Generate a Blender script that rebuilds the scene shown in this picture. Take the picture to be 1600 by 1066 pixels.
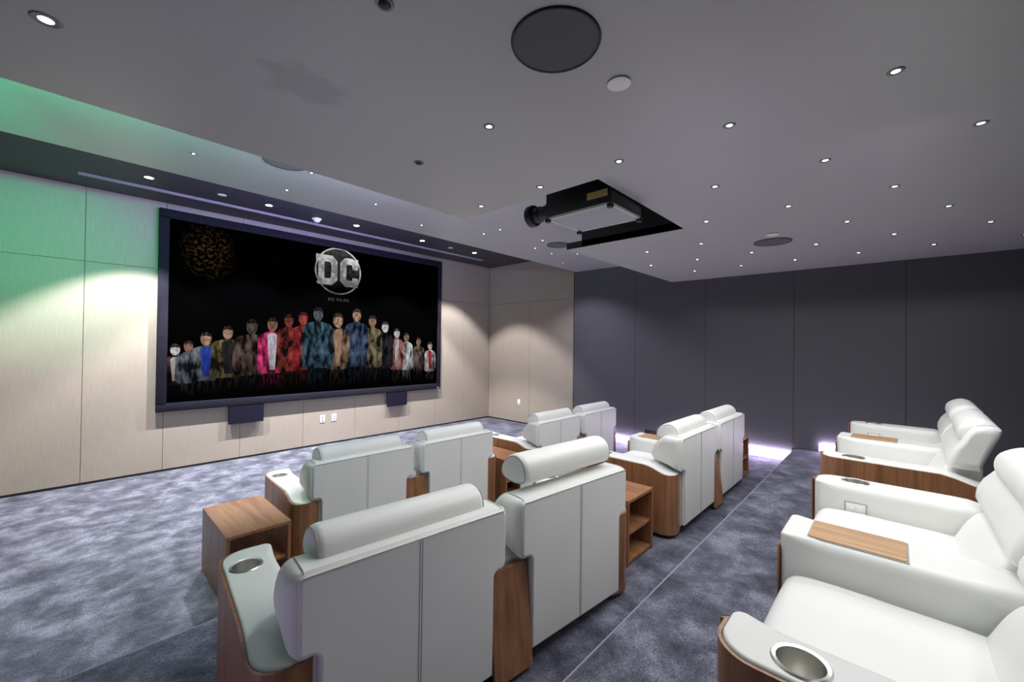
import bpy, bmesh, math, random
from mathutils import Vector, Matrix
random.seed(7)
for o in list(bpy.data.objects):
    bpy.data.objects.remove(o)
sc = bpy.context.scene
COL = sc.collection
pi = math.pi

# ------------------------------------------------------------------ camera
cam_d = bpy.data.cameras.new('camera')
cam_d.sensor_fit = 'HORIZONTAL'
cam_d.sensor_width = 36.0
cam_d.lens = 640.275 * 36.0 / 1600.0
cam_d.clip_start = 0.02
cam = bpy.data.objects.new('camera', cam_d)
COL.objects.link(cam)
_r = Vector((0.6809263, -0.73225432, 0.0119577))
_u = Vector((-0.01533688, 0.0020662, 0.99988025))
_f = Vector((0.73219134, 0.68102815, 0.00982357))
M = Matrix((_r, _u, -_f)).transposed().to_4x4()
M.translation = Vector((0, 0, 1.6))
cam.matrix_world = M
sc.camera = cam

# ------------------------------------------------------------------ colour management and world
sc.view_settings.view_transform = 'Standard'
sc.view_settings.look = 'None'
sc.view_settings.gamma = 1.0
sc.view_settings.use_curve_mapping = False
EXPOSURE = 0.0
sc.view_settings.exposure = EXPOSURE
w = bpy.data.worlds.new('world')
sc.world = w
w.use_nodes = True
w.node_tree.nodes['Background'].inputs[0].default_value = (0.02, 0.02, 0.025, 1)
w.node_tree.nodes['Background'].inputs[1].default_value = 1.0

# light levels (watts)
P_DOWN = 470.0          # downlights that wash the screen wall
P_STAR = 14.5            # star lights in the lowered ceiling
P_STAR_MID = 16.0        # star lights in the middle ceiling strip
P_COVE_GREEN = 50.0
P_COVE_VIOLET = 42.0
P_FRONT_VIOLET = 80.0     # added violet light that tints the front ceiling
P_REAR = 18.0           # added fill lights behind the camera

F2, F3 = 0.164, 0.349               # riser heights
Y_R1, Y_R2 = 2.576, 0.905           # riser fronts
Z_LOW, Z_MID, Z_FRONT = 2.58, 2.93, 3.30
X_R, X_L = 6.18, -0.54              # dark walls
XT_R, XT_L = 6.30, -0.66            # tan returns beside the screen
Y_F, Y_B = 6.55, -1.45
Y_DARK_END = 4.22
Y_LIP, Y_FASCIA = 2.45, 2.27


def lamp(name, kind, loc, power, color=(1, 1, 1), **kw):
    d = bpy.data.lights.new(name, kind)
    d.energy = power
    d.color = color
    for k, v in kw.items():
        setattr(d, k, v)
    o = bpy.data.objects.new(name, d)
    o.location = loc
    COL.objects.link(o)
    return o


# LED tape lying in the cove of the lowered ceiling (hidden by its lip)
for (x0, x1, c, p) in ((-0.5, 0.0, (0.0, 0.9, 0.32), P_COVE_GREEN), (0.75, 1.95, (0.66, 0.64, 1.0), P_COVE_VIOLET)):
    o = lamp('cove_led_light', 'AREA', ((x0 + x1) / 2, 2.325, 2.665), p, c, shape='RECTANGLE', size=x1 - x0, size_y=0.03)
    o.rotation_euler = (pi - 0.55, 0, 0)      # pointing up and out towards the screen

# added green spot that deepens the green on the upper left of the screen wall
o = lamp('added_green_spot', 'SPOT', (-0.42, 2.36, 2.70), 460.0, (0.0, 0.85, 0.36), spot_size=0.62, spot_blend=1.0, shadow_soft_size=0.03)
o.rotation_euler = (Vector((-0.18, 6.55, 2.42)) - Vector((-0.42, 2.36, 2.70))).to_track_quat('-Z', 'Y').to_euler()
o = lamp('added_violet_light', 'AREA', (2.1, 4.20, 2.97), P_FRONT_VIOLET, (0.45, 0.42, 1.0), shape='RECTANGLE', size=2.2, size_y=0.02)  # added area light without a fitting, gives the front ceiling its violet
o.rotation_euler = (pi - 0.5, 0, 0)

# unseen fill lights added behind the camera to brighten the room
for x in (0.9, 2.8):
    lamp('rear_ceiling_lamp_light', 'SPOT', (x, -0.95, Z_LOW - 0.02), P_REAR, (1, 1, 0.97), spot_size=2.7, spot_blend=0.8, shadow_soft_size=0.06)

# ------------------------------------------------------------------ materials
MATS = {}


def ramp(nt, fac, stops):
    r = nt.nodes.new('ShaderNodeValToRGB')
    cr = r.color_ramp
    while len(cr.elements) < len(stops):
        cr.elements.new(0.5)
    for e, (p, c) in zip(cr.elements, stops):
        e.position = p
        e.color = (*c, 1)
    nt.links.new(fac, r.inputs[0])
    return r.outputs[0]


def mat(name, color, rough=0.5, metal=0.0, spec=0.5, noise=None, bump=None, emis=None, coat=0.0, sheen=0.0):
    """noise = (scale vec, detail, stops)   bump = (scale vec, detail, strength, distance)"""
    m = bpy.data.materials.new(name)
    m.use_nodes = True
    nt = m.node_tree
    b = nt.nodes['Principled BSDF']
    b.inputs['Base Color'].default_value = (*color, 1)
    b.inputs['Roughness'].default_value = rough
    b.inputs['Metallic'].default_value = metal
    b.inputs['Specular IOR Level'].default_value = spec
    b.inputs['Coat Weight'].default_value = coat
    b.inputs['Sheen Weight'].default_value = sheen
    tc = nt.nodes.new('ShaderNodeTexCoord')

    def nz(sv, det, rough_=0.55):
        mp = nt.nodes.new('ShaderNodeMapping')
        mp.inputs['Scale'].default_value = sv
        nt.links.new(tc.outputs['Object'], mp.inputs[0])
        n = nt.nodes.new('ShaderNodeTexNoise')
        n.inputs['Scale'].default_value = 1.0
        n.inputs['Detail'].default_value = det
        n.inputs['Roughness'].default_value = rough_
        nt.links.new(mp.outputs[0], n.inputs['Vector'])
        return n.outputs['Fac']
    if noise:
        c = ramp(nt, nz(noise[0], noise[1]), noise[2])
        nt.links.new(c, b.inputs['Base Color'])
    if bump:
        bp = nt.nodes.new('ShaderNodeBump')
        bp.inputs['Strength'].default_value = bump[2]
        bp.inputs['Distance'].default_value = bump[3]
        nt.links.new(nz(bump[0], bump[1]), bp.inputs['Height'])
        nt.links.new(bp.outputs[0], b.inputs['Normal'])
    if emis:
        b.inputs['Emission Color'].default_value = (*emis[0], 1)
        b.inputs['Emission Strength'].default_value = emis[1]
    MATS[name] = m
    return m


def v3(s):
    return (s, s, s)


mat('white_leather', (0.80, 0.81, 0.78), 0.42, spec=0.45, bump=((260, 260, 260), 3, 0.12, 0.0012),
    noise=((2.2, 2.2, 2.2), 2, [(0.3, (0.77, 0.78, 0.75)), (0.7, (0.83, 0.835, 0.81))]))
mat('piping', (0.42, 0.42, 0.41), 0.6)
WAL = [(0.30, (0.20, 0.088, 0.040)), (0.48, (0.29, 0.135, 0.064)), (0.62, (0.37, 0.18, 0.088)), (0.75, (0.25, 0.112, 0.052))]
mat('walnut_upright', (0.3, 0.15, 0.08), 0.34, noise=((34, 34, 1.6), 5, WAL), bump=((90, 90, 4), 3, 0.1, 0.001))
mat('walnut_flat', (0.3, 0.15, 0.08), 0.36, noise=((34, 2.0, 34), 5, WAL), bump=((90, 5, 90), 3, 0.1, 0.001))
INS = [(0.30, (0.36, 0.20, 0.095)), (0.5, (0.50, 0.30, 0.155)), (0.7, (0.62, 0.39, 0.21))]
mat('oak_insert', (0.5, 0.3, 0.15), 0.4, noise=((46, 2.4, 46), 5, INS))
mat('steel', (0.78, 0.77, 0.73), 0.32, metal=1.0, bump=((6, 6, 900), 2, 0.05, 0.001))
mat('chrome', (0.7, 0.7, 0.7), 0.12, metal=1.0)
mat('dark_plastic', (0.02, 0.02, 0.022), 0.5)
mat('black_metal', (0.012, 0.013, 0.014), 0.42)
mat('lens_glass', (0.03, 0.05, 0.045), 0.06, spec=0.9, coat=1.0)
mat('projector_grey', (0.42, 0.43, 0.46), 0.5)
mat('projector_rim', (0.62, 0.62, 0.60), 0.4)
mat('gold_label', (0.78, 0.58, 0.22), 0.4, metal=0.3)
mat('white_plastic', (0.92, 0.92, 0.90), 0.4)
mat('grey_plastic', (0.30, 0.30, 0.31), 0.55)
mat('trim_grey', (0.22, 0.22, 0.23), 0.4, metal=0.4)
mat('speaker_cloth', (0.125, 0.128, 0.132), 0.9, bump=((700, 700, 700), 1, 0.3, 0.001))
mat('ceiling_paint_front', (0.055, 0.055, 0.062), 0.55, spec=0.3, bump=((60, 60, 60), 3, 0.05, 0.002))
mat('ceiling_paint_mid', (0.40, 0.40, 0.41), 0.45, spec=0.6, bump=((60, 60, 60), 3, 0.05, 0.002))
mat('black_paint', (0.012, 0.013, 0.014), 0.7)
mat('tan_fabric', (0.5, 0.45, 0.39), 0.62, spec=0.35,
    noise=((160, 160, 5), 3, [(0.3, (0.365, 0.310, 0.262)), (0.7, (0.425, 0.365, 0.310))]), bump=((380, 380, 40), 2, 0.15, 0.0015))
mat('dark_fabric', (0.08, 0.08, 0.09), 0.85, spec=0.2,
    noise=((300, 300, 300), 2, [(0.3, (0.092, 0.092, 0.106)), (0.7, (0.126, 0.125, 0.142))]), bump=((500, 500, 500), 2, 0.25, 0.0015))
mat('bezel_velvet', (0.016, 0.015, 0.024), 0.8, spec=0.06, noise=((80, 80, 80), 3, [(0.3, (0.014, 0.013, 0.022)), (0.7, (0.024, 0.022, 0.034))]), sheen=0.0)
mat('speaker_block', (0.014, 0.012, 0.026), 0.8, spec=0.08)
mat('base_black', (0.012, 0.012, 0.014), 0.6)
mat('led_white', (1, 1, 1), 0.5, emis=((0.82, 0.66, 1.0), 75.0))
mat('led_dim', (1, 1, 1), 0.5, emis=((0.80, 0.66, 1.0), 24.0))
mat('kick_white', (0.75, 0.72, 0.74), 0.5)
mat('lamp_on', (1, 1, 1), 0.5, emis=((1.0, 1.0, 1.0), 40.0))
mat('star_on', (1, 1, 1), 0.5, emis=((1.0, 1.0, 0.98), 12.0))
mat('nosing', (0.30, 0.31, 0.38), 0.8)
mat('gap_black', (0.006, 0.006, 0.007), 0.9)


def m_carpet():
    m = bpy.data.materials.new('carpet')
    m.use_nodes = True
    nt = m.node_tree
    b = nt.nodes['Principled BSDF']
    b.inputs['Roughness'].default_value = 0.85
    b.inputs['Specular IOR Level'].default_value = 0.2
    b.inputs['Sheen Weight'].default_value = 0.35
    b.inputs['Sheen Roughness'].default_value = 0.4
    b.inputs['Sheen Tint'].default_value = (0.8, 0.8, 1.0, 1)
    tc = nt.nodes.new('ShaderNodeTexCoord')

    def nz(sv, det, dist=0.0):
        mp = nt.nodes.new('ShaderNodeMapping')
        mp.inputs['Scale'].default_value = sv
        nt.links.new(tc.outputs['Object'], mp.inputs[0])
        n = nt.nodes.new('ShaderNodeTexNoise')
        n.inputs['Scale'].default_value = 1.0
        n.inputs['Detail'].default_value = det
        n.inputs['Roughness'].default_value = 0.68
        n.inputs['Distortion'].default_value = dist
        nt.links.new(mp.outputs[0], n.inputs['Vector'])
        return n.outputs['Fac']
    big = ramp(nt, nz((4.8, 4.6, 2), 8, 0.2), [(0.36, (0.046, 0.050, 0.070)), (0.50, (0.112, 0.117, 0.157)), (0.64, (0.245, 0.25, 0.325))])
    fine = ramp(nt, nz((115, 115, 115), 3), [(0.32, (0.35, 0.35, 0.35)), (0.68, (1.5, 1.5, 1.5))])
    mix = nt.nodes.new('ShaderNodeMix')
    mix.data_type = 'RGBA'
    mix.blend_type = 'MULTIPLY'
    mix.inputs[0].default_value = 1.0
    nt.links.new(big, mix.inputs[6])
    nt.links.new(fine, mix.inputs[7])
    nt.links.new(mix.outputs[2], b.inputs['Base Color'])
    bp = nt.nodes.new('ShaderNodeBump')
    bp.inputs['Strength'].default_value = 0.5
    bp.inputs['Distance'].default_value = 0.006
    nt.links.new(nz((150, 150, 150), 3), bp.inputs['Height'])
    bp2 = nt.nodes.new('ShaderNodeBump')
    bp2.inputs['Strength'].default_value = 0.3
    bp2.inputs['Distance'].default_value = 0.03
    nt.links.new(nz((7, 9, 7), 4, 0.5), bp2.inputs['Height'])
    nt.links.new(bp.outputs[0], bp2.inputs['Normal'])
    nt.links.new(bp2.outputs[0], b.inputs['Normal'])
    MATS['carpet'] = m


m_carpet()


def m_ceiling():
    """grey satin paint with one patch of touched-up, darker paint"""
    m = bpy.data.materials.new('ceiling_paint')
    m.use_nodes = True
    nt = m.node_tree
    b = nt.nodes['Principled BSDF']
    b.inputs['Roughness'].default_value = 0.40
    b.inputs['Specular IOR Level'].default_value = 0.9
    tc = nt.nodes.new('ShaderNodeTexCoord')
    mp = nt.nodes.new('ShaderNodeMapping')
    mp.inputs['Location'].default_value = (-0.585 * 3.4, -1.64 * 4.2, 0)
    mp.inputs['Scale'].default_value = (3.4, 4.2, 0.0)
    nt.links.new(tc.outputs['Object'], mp.inputs[0])
    n = nt.nodes.new('ShaderNodeTexNoise')
    n.inputs['Scale'].default_value = 9.0
    n.inputs['Detail'].default_value = 5
    nt.links.new(tc.outputs['Object'], n.inputs['Vector'])
    ln = nt.nodes.new('ShaderNodeVectorMath')
    ln.operation = 'LENGTH'
    nt.links.new(mp.outputs[0], ln.inputs[0])
    ad = nt.nodes.new('ShaderNodeMath')
    ad.operation = 'MULTIPLY_ADD'
    ad.inputs[1].default_value = 0.9
    nt.links.new(n.outputs['Fac'], ad.inputs[0])
    nt.links.new(ln.outputs['Value'], ad.inputs[2])
    c = ramp(nt, ad.outputs[0], [(0.80, (0.37, 0.365, 0.36)), (0.98, (0.45, 0.45, 0.44))])
    nt.links.new(c, b.inputs['Base Color'])
    bp = nt.nodes.new('ShaderNodeBump')
    bp.inputs['Strength'].default_value = 0.05
    bp.inputs['Distance'].default_value = 0.002
    n2 = nt.nodes.new('ShaderNodeTexNoise')
    n2.inputs['Scale'].default_value = 50
    nt.links.new(tc.outputs['Object'], n2.inputs['Vector'])
    nt.links.new(n2.outputs['Fac'], bp.inputs['Height'])
    nt.links.new(bp.outputs[0], b.inputs['Normal'])
    MATS['ceiling_paint'] = m


m_ceiling()


def m_picture():
    """near-black projected picture with a dim amber speckle in its upper left corner"""
    m = bpy.data.materials.new('picture_black')
    m.use_nodes = True
    nt = m.node_tree
    b = nt.nodes['Principled BSDF']
    b.inputs['Base Color'].default_value = (0.0005, 0.0005, 0.0006, 1)
    b.inputs['Roughness'].default_value = 0.8
    b.inputs['Specular IOR Level'].default_value = 0.0
    tc = nt.nodes.new('ShaderNodeTexCoord')
    mp = nt.nodes.new('ShaderNodeMapping')
    mp.inputs['Location'].default_value = (-1.19 * 2.9, 0, -2.76 * 2.3)
    mp.inputs['Scale'].default_value = (2.9, 0.0, 2.3)
    nt.links.new(tc.outputs['Object'], mp.inputs[0])
    ln = nt.nodes.new('ShaderNodeVectorMath')
    ln.operation = 'LENGTH'
    nt.links.new(mp.outputs[0], ln.inputs[0])
    mask = ramp(nt, ln.outputs['Value'], [(0.15, (1, 1, 1)), (0.95, (0, 0, 0))])
    n = nt.nodes.new('ShaderNodeTexNoise')
    n.inputs['Scale'].default_value = 26
    n.inputs['Detail'].default_value = 4
    nt.links.new(tc.outputs['Object'], n.inputs['Vector'])
    sp = ramp(nt, n.outputs['Fac'], [(0.48, (0, 0, 0)), (0.74, (0.14, 0.08, 0.025))])
    mix = nt.nodes.new('ShaderNodeMix')
    mix.data_type = 'RGBA'
    mix.blend_type = 'MULTIPLY'
    mix.inputs[0].default_value = 1.0
    nt.links.new(mask, mix.inputs[6])
    nt.links.new(sp, mix.inputs[7])
    nt.links.new(mix.outputs[2], b.inputs['Emission Color'])
    b.inputs['Emission Strength'].default_value = 0.5
    MATS['picture_black'] = m


m_picture()


def m_glow(name, ca, cb, strength=0.6, scale=(16, 16, 16), fade=None, edge=(0.40, 0.62)):
    """lit patch of the projected picture: two tones mixed by noise, optionally fading to black downwards as the picture does"""
    m = bpy.data.materials.new(name)
    m.use_nodes = True
    nt = m.node_tree
    b = nt.nodes['Principled BSDF']
    b.inputs['Base Color'].default_value = (0.0005, 0.0005, 0.0006, 1)
    b.inputs['Roughness'].default_value = 0.8
    b.inputs['Specular IOR Level'].default_value = 0.0
    tc = nt.nodes.new('ShaderNodeTexCoord')
    mp = nt.nodes.new('ShaderNodeMapping')
    mp.inputs['Scale'].default_value = scale
    nt.links.new(tc.outputs['Object'], mp.inputs[0])
    n = nt.nodes.new('ShaderNodeTexNoise')
    n.inputs['Scale'].default_value = 1.0
    n.inputs['Detail'].default_value = 6
    nt.links.new(mp.outputs[0], n.inputs['Vector'])
    c = ramp(nt, n.outputs['Fac'], [(edge[0], ca), (edge[1], cb)])
    if fade:
        sx = nt.nodes.new('ShaderNodeSeparateXYZ')
        nt.links.new(tc.outputs['Object'], sx.inputs[0])
        mr = nt.nodes.new('ShaderNodeMapRange')
        mr.inputs['From Min'].default_value = fade[0]
        mr.inputs['From Max'].default_value = fade[1]
        mr.inputs['To Min'].default_value = 0.0
        mr.inputs['To Max'].default_value = strength
        nt.links.new(sx.outputs['Z'], mr.inputs['Value'])
        nt.links.new(mr.outputs[0], b.inputs['Emission Strength'])
    else:
        b.inputs['Emission Strength'].default_value = strength
    nt.links.new(c, b.inputs['Emission Color'])
    MATS[name] = m


# ------------------------------------------------------------------ mesh helpers
def finish(name, bm, material, parent=None, loc=None, rot=None, sharp=35):
    bmesh.ops.recalc_face_normals(bm, faces=bm.faces[:])
    me = bpy.data.meshes.new(name)
    bm.to_mesh(me)
    bm.free()
    if isinstance(material, str):
        material = [material]
    for k in material:
        me.materials.append(MATS[k])
    for p in me.polygons:
        p.use_smooth = True
    me.set_sharp_from_angle(angle=math.radians(sharp))
    for p in me.polygons:
        if len(p.vertices) > 8:
            p.use_smooth = False
    o = bpy.data.objects.new(name, me)
    COL.objects.link(o)
    if parent:
        o.parent = parent
    if loc:
        o.location = loc
    if rot:
        o.rotation_euler = rot
    return o


def merge(bm, other, mi=0):
    me = bpy.data.meshes.new('tmp')
    other.to_mesh(me)
    other.free()
    n = len(bm.faces)
    bm.from_mesh(me)
    bpy.data.meshes.remove(me)
    bm.faces.ensure_lookup_table()
    for f in bm.faces[n:]:
        f.material_index = mi


def box(x0, x1, y0, y1, z0, z1, bev=0.0, seg=2):
    bm = bmesh.new()
    bmesh.ops.create_cube(bm, size=1)
    for v in bm.verts:
        v.co = Vector((x0 + (v.co.x + .5) * (x1 - x0), y0 + (v.co.y + .5) * (y1 - y0), z0 + (v.co.z + .5) * (z1 - z0)))
    if bev:
        bmesh.ops.bevel(bm, geom=bm.edges[:], offset=bev, segments=seg, profile=0.5, affect='EDGES')
    return bm


def prism_pts(pts, axis, a0, a1, bev=0.0, seg=2):
    """polygon pts (2D) extruded along axis 'x','y' or 'z'; 2D coords are the remaining axes in order"""
    bm = bmesh.new()

    def P(p, a):
        if axis == 'x':
            return Vector((a, p[0], p[1]))
        if axis == 'y':
            return Vector((p[0], a, p[1]))
        return Vector((p[0], p[1], a))
    A = [bm.verts.new(P(p, a0)) for p in pts]
    B = [bm.verts.new(P(p, a1)) for p in pts]
    fa = bm.faces.new(A)
    fb = bm.faces.new(list(reversed(B)))
    n = len(pts)
    for i in range(n):
        bm.faces.new((A[i], B[i], B[(i + 1) % n], A[(i + 1) % n]))
    bmesh.ops.recalc_face_normals(bm, faces=bm.faces[:])
    if bev:
        ed = set(fa.edges) | set(fb.edges)
        bmesh.ops.bevel(bm, geom=list(ed), offset=bev, segments=seg, profile=0.5, affect='EDGES')
    return bm


def offset_poly(pts, d):
    """inset a CCW polygon by d"""
    n = len(pts)
    out = []
    for i in range(n):
        p0, p1, p2 = Vector(pts[i - 1]), Vector(pts[i]), Vector(pts[(i + 1) % n])
        e1 = (p1 - p0).normalized()
        e2 = (p2 - p1).normalized()
        n1 = Vector((-e1.y, e1.x))
        n2 = Vector((-e2.y, e2.x))
        b = (n1 + n2)
        l = b.length
        if l < 1e-6:
            b = n1
        else:
            b /= l
        c = max(0.35, b.dot(n1))
        q = p1 + b * (d / c)
        out.append((q.x, q.y))
    return out


def arc(cx, cy, r, a0, a1, n):
    return [(cx + r * math.cos(math.radians(a0 + (a1 - a0) * i / n)), cy + r * math.sin(math.radians(a0 + (a1 - a0) * i / n))) for i in range(n + 1)]


def padded(outline, z0, z1, r, hole=None, hole_depth=0.08, seg=5):
    """upholstered block: CCW plan outline, soft top edge of radius r, optional round hole (cx, cy, radius)"""
    bm = bmesh.new()
    n = len(outline)
    rv = r if isinstance(r, list) else [r] * n
    keep = [i for i in range(n) if (Vector(outline[i]) - Vector(outline[i - 1])).length > 2e-4]
    outline, rv = [outline[i] for i in keep], [rv[i] for i in keep]
    n = len(outline)
    unit = [Vector(q) - Vector(p) for p, q in zip(outline, offset_poly(outline, 1e-3))]
    loops = [[bm.verts.new((p[0], p[1], z0)) for p in outline]]
    for i in range(seg + 1):
        t = i / seg * pi / 2
        ring = []
        for p, u, rr in zip(outline, unit, rv):
            d = rr * (1 - math.cos(t)) * 1e3
            ring.append(bm.verts.new((p[0] + u.x * d, p[1] + u.y * d, z1 - rr + rr * math.sin(t))))
        loops.append(ring)
    for a, b in zip(loops, loops[1:]):
        for i in range(n):
            bm.faces.new((a[i], a[(i + 1) % n], b[(i + 1) % n], b[i]))
    bm.faces.new(list(reversed(loops[0])))
    top = loops[-1]
    if hole is None:
        bm.faces.new(top)
    else:
        cx, cy, hr = hole
        K = 28
        h = [bm.verts.new((cx + hr * math.cos(2 * pi * k / K), cy + hr * math.sin(2 * pi * k / K), z1)) for k in range(K)]
        ed = [bm.edges.get((top[i], top[(i + 1) % n])) for i in range(n)]
        ed += [bm.edges.new((h[k], h[(k + 1) % K])) for k in range(K)]
        bmesh.ops.triangle_fill(bm, use_beauty=True, edges=ed)
        # drop any triangles that closed the hole
        for f in [f for f in bm.faces if (f.calc_center_median().xy - Vector((cx, cy))).length < hr * 0.7 and abs(f.calc_center_median().z - z1) < 1e-5 and all(v in h for v in f.verts)]:
            bm.faces.remove(f)
        lo = [bm.verts.new((v.co.x, v.co.y, z1 - hole_depth)) for v in h]
        for k in range(K):
            bm.faces.new((h[k], h[(k + 1) % K], lo[(k + 1) % K], lo[k]))
        bm.faces.new(lo)
    return bm


def lathe(profile, n=28, cx=0, cy=0, cap=False):
    """profile [(r, z)] revolved about z"""
    bm = bmesh.new()
    rings = []
    for r, z in profile:
        if r < 1e-6:
            rings.append([bm.verts.new((cx, cy, z))])
        else:
            rings.append([bm.verts.new((cx + r * math.cos(2 * pi * k / n), cy + r * math.sin(2 * pi * k / n), z)) for k in range(n)])
    for a, b in zip(rings, rings[1:]):
        for k in range(n):
            if len(a) == 1 and len(b) == 1:
                continue
            if len(a) == 1:
                bm.faces.new((a[0], b[k], b[(k + 1) % n]))
            elif len(b) == 1:
                bm.faces.new((a[k], a[(k + 1) % n], b[0]))
            else:
                bm.faces.new((a[k], a[(k + 1) % n], b[(k + 1) % n], b[k]))
    return bm


def tube(pts, r, n=6):
    bm = bmesh.new()
    rings = []
    P = [Vector(p) for p in pts]
    for i, p in enumerate(P):
        t = (P[min(i + 1, len(P) - 1)] - P[max(i - 1, 0)]).normalized()
        a = t.orthogonal().normalized() if abs(t.x) > 0.9 or i == 0 else None
        ref = Vector((1, 0, 0)) if abs(t.x) < 0.9 else Vector((0, 1, 0))
        u = t.cross(ref).normalized()
        v = t.cross(u).normalized()
        rings.append([bm.verts.new(p + u * (r * math.cos(2 * pi * k / n)) + v * (r * math.sin(2 * pi * k / n))) for k in range(n)])
    for a, b in zip(rings, rings[1:]):
        for k in range(n):
            bm.faces.new((a[k], a[(k + 1) % n], b[(k + 1) % n], b[k]))
    bm.faces.new(rings[0])
    bm.faces.new(list(reversed(rings[-1])))
    return bm


def wall_strip(path, thick, z0, z1f):
    """plywood shell: open plan path (left side is inside), thickness, bottom z and top-z function of the path index"""
    bm = bmesh.new()
    n = len(path)
    inner = []
    for i in range(n):
        p0 = Vector(path[max(i - 1, 0)])
        p2 = Vector(path[min(i + 1, n - 1)])
        e = (p2 - p0).normalized()
        nn = Vector((-e.y, e.x))
        q = Vector(path[i]) + nn * thick
        inner.append((q.x, q.y))
    A = [bm.verts.new((*p, z0)) for p in path]
    B = [bm.verts.new((*p, z1f(i, p))) for i, p in enumerate(path)]
    C = [bm.verts.new((*p, z0)) for p in inner]
    D = [bm.verts.new((*p, z1f(i, path[i]))) for i, p in enumerate(inner)]
    for i in range(n - 1):
        bm.faces.new((A[i], A[i + 1], B[i + 1], B[i]))
        bm.faces.new((C[i], D[i], D[i + 1], C[i + 1]))
        bm.faces.new((B[i], B[i + 1], D[i + 1], D[i]))
        bm.faces.new((A[i], C[i], C[i + 1], A[i + 1]))
    bm.faces.new((A[0], B[0], D[0], C[0]))
    bm.faces.new((A[-1], C[-1], D[-1], B[-1]))
    return bm


def mirror_x(bm):
    for v in bm.verts:
        v.co.x = -v.co.x
    bmesh.ops.reverse_faces(bm, faces=bm.faces[:])
    return bm


def smooth_closed(pts, sub=6):
    """Catmull-Rom through a closed 2D polygon"""
    out = []
    n = len(pts)
    for i in range(n):
        p0, p1, p2, p3 = (Vector(pts[(i + k - 1) % n]) for k in range(4))
        for s in range(sub):
            t = s / sub
            q = 0.5 * ((2 * p1) + (p2 - p0) * t + (2 * p0 - 5 * p1 + 4 * p2 - p3) * t * t + (3 * p1 - p0 - 3 * p2 + p3) * t ** 3)
            out.append((q.x, q.y))
    return out


def cushion(profile, half, r=0.04, seg=4, puff=0.0, nx=10):
    """side profile (y, z), CCW or CW, swept along x from -half to half with rounded ends; puff swells the middle"""
    bm = bmesh.new()
    cy = sum(p[0] for p in profile) / len(profile)
    cz = sum(p[1] for p in profile) / len(profile)
    area = sum(profile[i - 1][0] * profile[i][1] - profile[i][0] * profile[i - 1][1] for i in range(len(profile)))
    pr = profile if area > 0 else list(reversed(profile))
    stations = []
    for i in range(seg + 1):
        t = i / seg * pi / 2
        stations.append((-half + r * (1 - math.cos(t)), r * (1 - math.sin(t))))
    for k in range(1, nx):
        stations.append((-half + r + (2 * half - 2 * r) * k / nx, 0.0))
    for i in range(seg, -1, -1):
        t = i / seg * pi / 2
        stations.append((half - r * (1 - math.cos(t)), r * (1 - math.sin(t))))
    loops = []
    hy = (max(p[0] for p in pr) - min(p[0] for p in pr)) / 2
    hz = (max(p[1] for p in pr) - min(p[1] for p in pr)) / 2
    my = (max(p[0] for p in pr) + min(p[0] for p in pr)) / 2
    mz = (max(p[1] for p in pr) + min(p[1] for p in pr)) / 2
    for x, d in stations:
        pp = [(my + (p[0] - my) * (1 - d / hy), mz + (p[1] - mz) * (1 - d / hz)) for p in pr]
        s = 1 + puff * max(0.0, 1 - (x / half) ** 2)
        loops.append([bm.verts.new((x, cy + (p[0] - cy) * s, cz + (p[1] - cz) * s)) for p in pp])
    n = len(pr)
    for a, b in zip(loops, loops[1:]):
        for i in range(n):
            bm.faces.new((a[i], a[(i + 1) % n], b[(i + 1) % n], b[i]))
    bm.faces.new(list(reversed(loops[0])))
    bm.faces.new(loops[-1])
    return bm


def empty(name, loc=(0, 0, 0), rotz=0.0):
    o = bpy.data.objects.new(name, None)
    o.empty_display_size = 0.1
    COL.objects.link(o)
    o.location = loc
    o.rotation_euler = (0, 0, rotz)
    return o


def tag(o, label, cat, group=None):
    o['label'] = label
    o['category'] = cat
    if group:
        o['group'] = group
    return o


def structure(o, label=None):
    o['kind'] = 'structure'
    if label:
        o['label'] = label
    return o


def dup(root, label, loc, rotz, group=None):
    r = root.copy()
    COL.objects.link(r)
    r.location = loc
    r.rotation_euler = (0, 0, rotz)
    r['label'] = label
    if group:
        r['group'] = group
    for ch in list(root.children):
        c = ch.copy()
        COL.objects.link(c)
        c.parent = r
        for g in ch.children:
            d = g.copy()
            COL.objects.link(d)
            d.parent = c
    return r


# ------------------------------------------------------------------ floors
bm = box(X_L - .3, XT_R + .2, Y_R1 - .3, Y_F + .1, -0.12, 0.0)
structure(finish('floor', bm, 'carpet'), 'plush grey violet carpet at the lowest level before the screen')
bm = box(X_L - .3, X_R + .2, Y_R2 - .3, Y_R1, -0.12, F2)
bmesh.ops.bevel(bm, geom=[e for e in bm.edges if all(v.co.y > Y_R1 - .01 and v.co.z > F2 - .01 for v in e.verts)], offset=0.022, segments=4, profile=0.5, affect='EDGES')
structure(finish('floor_middle', bm, 'carpet'), 'carpeted middle step that carries the second row of recliners')
bm = box(X_L - .3, X_R + .2, Y_B - .1, Y_R2, -0.12, F3)
bmesh.ops.bevel(bm, geom=[e for e in bm.edges if all(v.co.y > Y_R2 - .01 and v.co.z > F3 - .01 for v in e.verts)], offset=0.022, segments=4, profile=0.5, affect='EDGES')
structure(finish('floor_rear', bm, 'carpet'), 'carpeted top step that carries the rear row of recliners')

for i, (yy, zz) in enumerate(((Y_R1, F2), (Y_R2, F3))):
    tb = tube([(X_L, yy - .0065, zz - .0045), (X_R + .03, yy - .0065, zz - .0045)], .0040, 8)
    structure(finish('trim_%d' % (i + 3), tb, 'nosing'), 'pale stitched edge along the front of the carpet step')

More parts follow.
